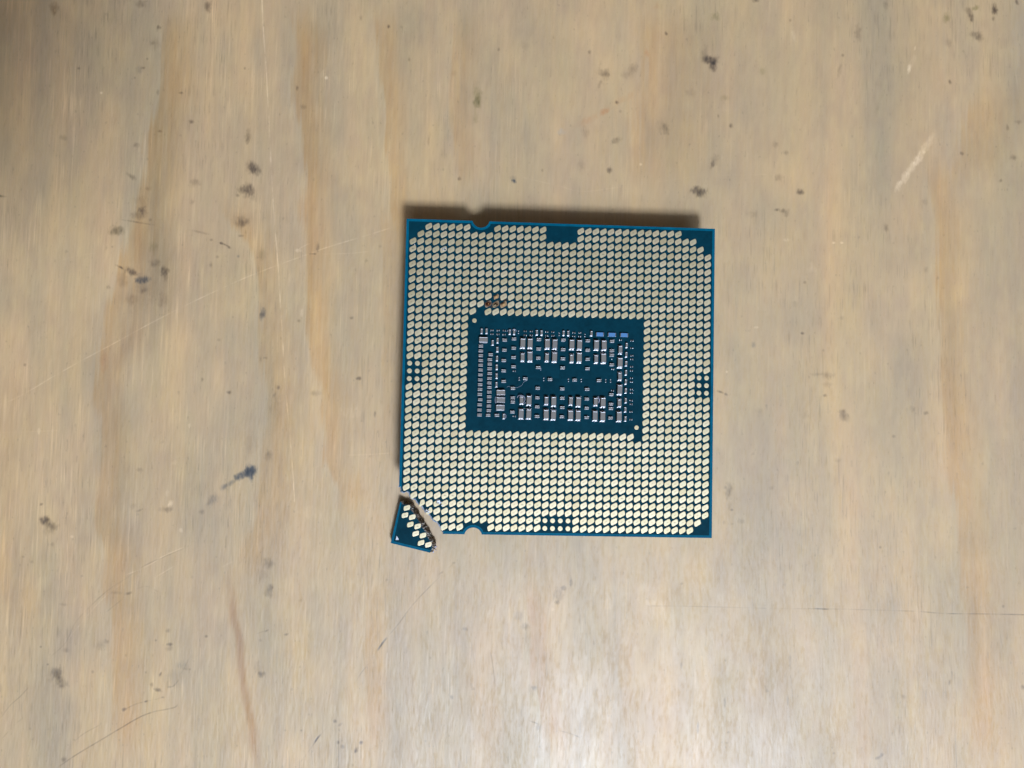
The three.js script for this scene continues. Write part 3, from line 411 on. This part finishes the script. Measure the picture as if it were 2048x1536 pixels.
// a tiny part: a dark body between two bright beads of solder
function bead(along) {
  const g = new THREE.Group(); g.name = 'tiny_capacitor'; const x = along === 'x', d = x ? 0.125 : 0.14;
  obj('body', x ? box(0.2, 0.09, 0.13, 0.02) : box(0.09, 0.05, 0.16, 0.02), M.black, g);
  obj('terminal', join(...[-1, 1].map((s) => x ? box(0.11, 0.13, 0.19, 0.035, s * d, 0.065, 0) : blob(0.095, 0, s * d, 0.8))), M.solder, g);
  return g;
}
PROTO.pair = bead('x'); PROTO.dots = bead('z');
const SHEET = { a: [940, 645], b: [1052, 645], c: [1164, 645], d: [940, 725], e: [1052, 725], f: [1164, 725], g: [940, 780], h: [1052, 780], i: [1164, 780] };
const PARTS = [
  ['small', 'a', [350, 750], [347, 905], [343, 1055], [343, 1212], [340, 1362], [660, 1022], [633, 1180], [630, 1325], [628, 1475], [1108, 558], [1100, 882], [1080, 1212], [1412, 520], [1402, 818], [1397, 1112], [1395, 1408]],
  ['small', 'd', [337, 235], [333, 393], [327, 550], [325, 705], [322, 862], [315, 1018], [328, 1187], [310, 1350], [630, 348], [622, 502], [617, 652], [620, 795], [617, 945], [612, 1095], [608, 1243], [603, 1390], [1078, 265], [1075, 600], [1770, 517], [1373, 825], [1368, 1130], [1370, 1265]],
  ['small', 'g', [305, 638], [305, 800], [600, 657], [580, 808], [860, 810], [1360, 703]],
  ['small', 'b', [413, 540], [405, 845], [397, 1135], [393, 1435], [1198, 560], [1190, 860], [1182, 1155], [1175, 1450]],
  ['small', 'c', [190, 580], [185, 880], [182, 1170], [178, 1475], [965, 595], [955, 900], [953, 1042], [953, 1345]],
  ['small', 'e', [770, 540], [1558, 560], [375, 820], [1165, 840], [365, 1125], [360, 1415], [1160, 1140], [1160, 1440]],
  ['small', 'h', [358, 840], [1150, 855]],
  ['small', 'f', [545, 575], [163, 855], [155, 1165], [150, 1460], [940, 1025], [928, 1330], [925, 1470]],
  ['small', 'i', [152, 880], [915, 895]],
  ['tall', 'a', [882, 570], [875, 855], [865, 1143], [857, 1425], [725, 640], [375, 268], [530, 268], [1275, 295], [1415, 300]],
  ['tall', 'd', [853, 425], [848, 705]], ['tall', 'g', [1080, 840]], ['tall', 'b', [348, 318], [500, 325], [1205, 335], [1355, 340]],
  ['tall', 'c', [303, 345], [1430, 725], [1420, 1020], [1415, 1308]], ['tall', 'f', [1410, 320], [1403, 615], [1403, 900], [1400, 1212]], ['tall', 'i', [1390, 625], [1390, 920]],
  ['pair', 'a', [705, 245], [703, 370], [900, 255], [897, 375], [1095, 260], [1090, 385], [1765, 280], [1765, 405], [1958, 285], [1960, 408]], ['pair', 'b', [665, 300], [663, 420], [858, 303], [860, 420], [1530, 325], [1530, 440], [1725, 330], [1720, 445]],
  ['pair', 'c', [1230, 560], [985, 1490], [1600, 580], [1590, 820], [1597, 1060], [1590, 1178], [1585, 1415]], ['pair', 'f', [1580, 260], [1580, 500], [1580, 620], [1575, 858], [1575, 970], [1570, 1215], [1570, 1335], [975, 900]], ['pair', 'i', [1565, 695], [1565, 945]], ['pair', 'd', [1415, 275]], ['pair', 'g', [1415, 840]],
  ['dots', 'a', [1553, 310]], ['dots', 'b', [1063, 378], [1885, 410]], ['dots', 'd', [1573, 520]], ['dots', 'e', [568, 540], [1360, 562], [1770, 571]], ['dots', 'f', [762, 585], [916, 590]],
  ['broad', 'a', [430, 548]], ['broad', 'd', [985, 960], [983, 1195]], ['broad', 'g', [970, 562]], ['blue', 'c', [575, 378], [960, 390], [1350, 400]],
  ['wide', 'a', [1690, 658], [1925, 665], [1920, 1090]], ['wide', 'b', [685, 680], [925, 690], [1470, 700], [1715, 712], [915, 1105], [1705, 1125]], ['wide', 'c', [465, 718], [710, 725], [693, 1143], [1220, 1285]],
  ['wide', 'd', [1890, 1215]], ['wide', 'g', [1637, 765], [1880, 765]], ['wide', 'h', [888, 365], [1680, 378], [645, 785], [880, 798], [1430, 805], [1670, 812]], ['wide', 'i', [675, 395], [420, 825], [665, 845], [1190, 850]], ['wide', 'f', [1210, 870]],
  ['slim', 'a', [1683, 1108]], ['slim', 'b', [670, 1115], [1465, 1148]], ['slim', 'c', [455, 1168], [1230, 870]], ['slim', 'd', [1650, 1205]], ['slim', 'h', [653, 340], [1437, 355]], ['slim', 'i', [440, 375], [1200, 415]], ['slim', 'f', [1215, 440]],
];
for (const [kind, sheet, ...list] of PARTS) for (const [x, y] of list) {
  const [ox, oy] = SHEET[sheet], h = KIND[kind]?.h ?? 0.1, p = at(ox + x / 16, oy + y / 16, TOP + h * 0.8 * mm), c = PROTO[kind].clone();
  c.position.set(p.x, TOP, p.z); c.rotation.y = jit(0.025);
  if (kind !== 'blue' && rand() < 0.4 && KIND[kind]) c.children[0].material = M.ceramicB;
  if (kind === 'blue') c.userData.label = 'blue chip resistor'; if (kind === 'blue') c.name = 'resistor';
  cpu.add(c);
}
{ const p = at(1164 + 955 / 16, 645 + 1175 / 16); obj('solder_bead', blob(0.09, 0, 0), M.solder, cpu).position.copy(p); }

// ------------------------------------------------------------------ torn laminate along the break
// rows of ragged steps from the upper rim (pts) outwards and down; colour picks each row's tone
function tear(pts, out, rows, colour, seed, sub = 4) {
  const r = rng(seed), fine = [], pos = [], rgb = [];
  for (let k = 0; k < pts.length - 1; k++) for (let s = 0; s < sub; s++) fine.push([0, 1].map((e) => pts[k][e] + (pts[k + 1][e] - pts[k][e]) * s / sub));
  fine.push(pts.at(-1));
  const grid = rows.map(([o, y, a], q) => fine.map(([x, z]) => [x + out[0] * (o + (r() - 0.5) * a) * mm, y * mm + (q ? (r() - 0.5) * a * 0.6 * mm : 0), z + out[1] * (o + (r() - 0.5) * a) * mm]));
  for (let q = 0; q < rows.length - 1; q++) for (let k = 0; k < fine.length - 1; k++) {
    const A = grid[q][k], B = grid[q][k + 1], C = grid[q + 1][k + 1], D = grid[q + 1][k];
    for (const tri of [[A, B, C], [A, C, D]]) { const c = colour(q, r); for (const v of tri) { pos.push(...v); rgb.push(...c); } }
  }
  const g = new THREE.BufferGeometry(); g.setAttribute('position', new THREE.Float32BufferAttribute(pos, 3)); g.setAttribute('color', new THREE.Float32BufferAttribute(rgb, 3)); g.computeVertexNormals(); return g;
}
M.frayed.side = THREE.DoubleSide;
obj('torn_edge', tear(BREAK.map(([x, y]) => bp(x, y)), [-0.72, 0.70], [[-0.05, 4.405, 0.05], [0.06, 4.36, 0.16], [0.13, 4.12, 0.22], [0.06, 3.8, 0.2], [0.0, 3.27, 0.2]], (q, r) => { const t = r(); return q < 1 ? (t < 0.45 ? [0.42, 0.44, 0.50] : [0.24, 0.28, 0.36]) : t < 0.3 ? [0.62, 0.58, 0.56] : t < 0.85 ? [0.42, 0.37, 0.33] : [0.14, 0.11, 0.09]; }, 5), M.frayed, cpu).userData.label = 'torn pale fibreglass edge where the corner broke off';
{ // splinters of metal and laminate pushed up beside the break
  const splinter = (x, y, size, seed) => { const r = rng(seed), g = new THREE.IcosahedronGeometry(size * mm, 1), p = g.attributes.position; for (let k = 0; k < p.count; k += 1) { const f = 0.6 + r() * 0.7; p.setXYZ(k, p.getX(k) * f, p.getY(k) * 0.45 * f, p.getZ(k) * f); } const q = flat(g), w = at(x, y); q.translate(w.x, w.y + 0.03 * mm, w.z); return plain(q); };
  obj('torn_metal', join(splinter(876.5, 1001.5, 0.18, 3), splinter(879.5, 1005, 0.2, 4), splinter(874, 1005, 0.12, 14), splinter(884, 1010.5, 0.1, 8)), M.solder, cpu);
  obj('torn_metal', join(splinter(853, 1020, 0.16, 6), splinter(856, 1023.5, 0.17, 7)), M.tin, cpu);
  obj('torn_metal', join(splinter(829.5, 489, 0.07, 11), splinter(885, 497, 0.10, 12), splinter(889, 495, 0.12, 13)), M.tin, cpu);
}

// ------------------------------------------------------------------ the corner that broke off
{
  const seen = [[0, 35, 813.5, 1015], [0, 36, 809.8, 1030.3], [1, 36, 824.4, 1033.8], [1, 37, 820.7, 1048.8], [2, 37, 835.4, 1052], [2, 38, 831.6, 1067.2], [3, 38, 846, 1070.6], [3, 39, 841.9, 1085.9], [4, 39, 856.6, 1089.4]];
  const src = seen.map(([c, r]) => padAt(c, r)), dst = seen.map(([, , x, y]) => { const p = at(x, y, FRAG_TOP); return [p.x, p.z]; });
  const mean = (l) => [0, 1].map((e) => l.reduce((s, p) => s + p[e], 0) / l.length), ms = mean(src), md = mean(dst);
  let sn = 0, cs = 0; src.forEach((s, k) => { const a = [s[0] - ms[0], s[1] - ms[1]], b = [dst[k][0] - md[0], dst[k][1] - md[1]]; cs += a[0] * b[0] + a[1] * b[1]; sn += a[0] * b[1] - a[1] * b[0]; });
  const turn = Math.atan2(sn, cs), frag = thing('broken_corner', 'small blue triangle broken off the processor, lying by its lower left corner', 'broken piece', new THREE.Vector3(md[0], 0, md[1]));
  frag.rotation.y = -turn;
  const c = Math.cos(turn), s = Math.sin(turn), local = (x, y) => { const p = at(x, y, FRAG_TOP), a = p.x - md[0], b = p.z - md[1]; return [a * c + b * s, -a * s + b * c]; };
  const rim = [[800.4, 1003.2], [804, 1005.6], [806.5, 1009], [811, 1010], [818.5, 1009.4], [821, 1013], [822, 1020], [828.5, 1027.5], [832, 1030], [832.6, 1036.5], [839, 1043.5], [842.2, 1047], [843.6, 1053.5], [848, 1059.5], [852.4, 1064.4], [853.6, 1072], [858.6, 1079], [862.8, 1084], [864.6, 1091], [863.6, 1099.5], [859.8, 1105.4]];
  const ring = [...rim.map(([x, y]) => local(x, y)), local(781.2, 1086.2)];
  obj('substrate', plate(ring, 0.12 * mm, FRAG_TOP - 0.016 * mm), M.edge, frag);
  const inner = [[803.2, 1006.6], [806.5, 1009.8], [811, 1010.8], [818, 1010.4], [820.2, 1013.4], [821.2, 1020.4], [827.8, 1028.2], [831.2, 1030.8], [831.8, 1037], [838.2, 1044.2], [841.4, 1047.6], [842.8, 1054], [847.2, 1060.2], [851.6, 1065], [852.8, 1072.4], [857.8, 1079.6], [862, 1084.6], [863.6, 1091], [862.4, 1097], [861.5, 1100.6], [787.4, 1082.4]];
  obj('solder_mask', plate(inner.map(([x, y]) => local(x, y)), FRAG_TOP - 0.012 * mm, FRAG_TOP), M.mask, frag);
  src.forEach(([x, z]) => { const m = obj('contact_pad', padLooks[Math.floor(rand() * 12)], M.gold, frag); m.position.set(x - ms[0], FRAG_TOP, z - ms[1]); m.scale.set(0.94, 1, 0.94); });
  obj('corner_mark', plate([[793.4, 1071.8], [798, 1079.4], [791.2, 1080]].map(([x, y]) => local(x, y)), FRAG_TOP, FRAG_TOP + 0.014 * mm), M.print, frag).userData.label = 'small white printed triangle';
  obj('torn_edge', tear(rim.map(([x, y]) => local(x, y)), [0.86, -0.5], [[-0.04, 1.255, 0.05], [0.10, 1.16, 0.16], [0.27, 0.9, 0.3], [0.38, 0.5, 0.34], [0.34, 0.0, 0.14]], (q, r) => { const t = r(); return t < 0.14 ? [0.5, 0.44, 0.38] : t < 0.5 ? [0.17, 0.11, 0.07] : [0.05, 0.038, 0.03]; }, 9), M.frayed, frag).userData.label = 'dark torn fibreglass edge of the broken corner';
  const tip = rng(77), lumps = [];
  for (let k = 0; k < 26; k++) { const [x, z] = local(860 + tip() * 14 - (k % 3), 1086 + tip() * 20), g = new THREE.TetrahedronGeometry((0.10 + tip() * 0.14) * mm); g.scale(1.2, 0.5, 0.7); g.rotateY(tip() * 6); g.rotateZ(tip() - 0.5); const q = flat(g); q.translate(x, (0.35 + tip() * 0.65) * mm, z); lumps.push(plain(q)); }
  obj('torn_fibres', mergeGeometries(lumps), phys({ color: lin(0.52, 0.47, 0.56), roughness: 0.6 }), frag).userData.label = 'pale frayed fibreglass at the tip';
}

// ------------------------------------------------------------------ lint on the processor
function strand(label, category, pts, radius, material = M.fibre, lift = 0.06) {
  const v = pts.map(([x, y, h]) => { const p = at(x, y, TOP + (h ?? lift) * mm); return p; }), base = v[0].clone(); base.y = TOP;
  const g = new THREE.TubeGeometry(new THREE.CatmullRomCurve3(v.map((p) => p.clone().sub(base))), pts.length * 6, radius * mm, 5);
  const m = obj(numbered('lint_fibre'), g, material, scene); m.position.copy(base); m.userData = { label, category, group: 'lint caught on the processor' };
}
strand('long thin pale hair curving across the bare middle of the processor', 'hair', [[1013.5, 774.5], [1016, 773.2], [1019, 773], [1024, 774.2], [1029, 775], [1035, 774.8], [1039, 773], [1044, 770], [1047, 764.8], [1051, 762.4], [1055, 760.4]], 0.015);
strand('pale curl wrapped round the middle one of three large capacitors', 'lint', [[999, 791.6, 0.1], [995, 791.8, 0.1], [992, 793.4], [990.6, 797], [990.4, 801], [991, 805.4], [992.6, 806.4]], 0.042, M.flux);
strand('pale fibre looped round a slim capacitor left of the lower rows', 'lint', [[1034.8, 795], [1036.6, 791.4, 0.2], [1040, 790.4, 0.42], [1044, 791, 0.42], [1048.4, 793.6, 0.3], [1049.8, 797.4, 0.12], [1049, 802], [1047, 806]], 0.042, M.flux);
strand('short pale fibre slanting under the looped one between two capacitors', 'lint', [[1047.2, 808.2], [1049.6, 807], [1051.4, 804.6]], 0.035, M.flux);
strand('pale half ring beside the lone upright capacitor at the lower left', 'lint', [[1008.2, 827.6], [1010.8, 828.8], [1011.8, 831.8], [1011.2, 835], [1008.6, 837.6]], 0.04, M.flux);
strand('pale tuft between two capacitors in the lower right block', 'lint', [[1196.2, 792.8, 0.15], [1197.4, 796, 0.2], [1198.6, 800, 0.15], [1198, 803], [1197.4, 806.4]], 0.075, M.flux);
strand('short pale hair hanging below a small capacitor in the upper middle', 'lint', [[1080.4, 734.4], [1081.6, 736.6], [1081.4, 741.6]], 0.03);
strand('short slanting fleck left of the pair of upright capacitors at the top', 'lint', [[1013.4, 663], [1014.8, 661.6], [1016, 660]], 0.04, M.flux);
strand('pale fibre arched over the right one of the upright capacitors at the top', 'lint', [[1025, 660.6, 0.1], [1026.4, 658.8, 0.25], [1029.6, 658.4, 0.3], [1032, 660.4, 0.2], [1032.2, 663, 0.06]], 0.03, M.flux);

// ------------------------------------------------------------------ outside the frame: an added fill panel, the lamp, and a slab added to shade the upper left
{
  const t = thing('ceiling_lamp', 'square white lamp panel shining down on the table from outside the picture', 'lamp', LAMP_AT.clone().addScaledVector(LAMP_DIR, 0.012)); t.lookAt(0, 0, 0);
  const f = new RoundedBoxGeometry(LAMP_SIDE + 0.03, LAMP_SIDE + 0.03, 0.012, 2, 0.004); f.translate(0, 0, -0.002); obj('housing', f, M.white, t);
  const d = new THREE.PlaneGeometry(LAMP_SIDE, LAMP_SIDE); d.translate(0, 0, 0.0065); obj('lamp_diffuser', d, std({ color: 0xffffff, emissive: 0xffffff, emissiveIntensity: 1 }), t);
}
{
  const back = FILL_AT.clone().normalize(), t = thing('added_fill_panel', 'wide white framed glowing panel added high in front of the table, outside the picture', 'added_fill_panel', FILL_AT.clone().addScaledVector(back, 0.02)); t.lookAt(0, 0, 0);  // made-up panel behind the fill light, added for the wide sheen
  const bar = (w, h, x, y) => { const g = new RoundedBoxGeometry(w, h, 0.03, 2, 0.006); g.translate(x, y, 0); return g; };
  obj('frame', mergeGeometries([bar(1.84, 0.07, 0, 0.435), bar(1.84, 0.07, 0, -0.435), bar(0.07, 0.8, -0.885, 0), bar(0.07, 0.8, 0.885, 0)]), M.white, t);
  obj('fill_panel_face', new THREE.PlaneGeometry(1.7, 0.8), std({ color: 0xffffff, emissive: 0xcfe4ff, emissiveIntensity: 0.3 }), t);
}
{
  const Y = 0.102, shade = at(180, 325, 0), corner = shade.lerp(LAMP_AT, Y / LAMP_AT.y), t = thing('added_shade_slab', 'unseen black slab added over the table to shade its upper left', 'added_shade_slab', corner);  // unseen occluder added to cast the soft upper left shade
  t.rotation.y = 0.12;
  const b = new RoundedBoxGeometry(0.16, 0.008, 0.076, 3, 0.0035); b.translate(-0.08, 0.004, -0.038); obj('body', b, M.black, t);
  const s = new THREE.BoxGeometry(0.152, 0.0004, 0.068); s.translate(-0.08, 0.0081, -0.038); obj('screen', s, M.darkGlass, t);
}

renderer.render(scene, camera);
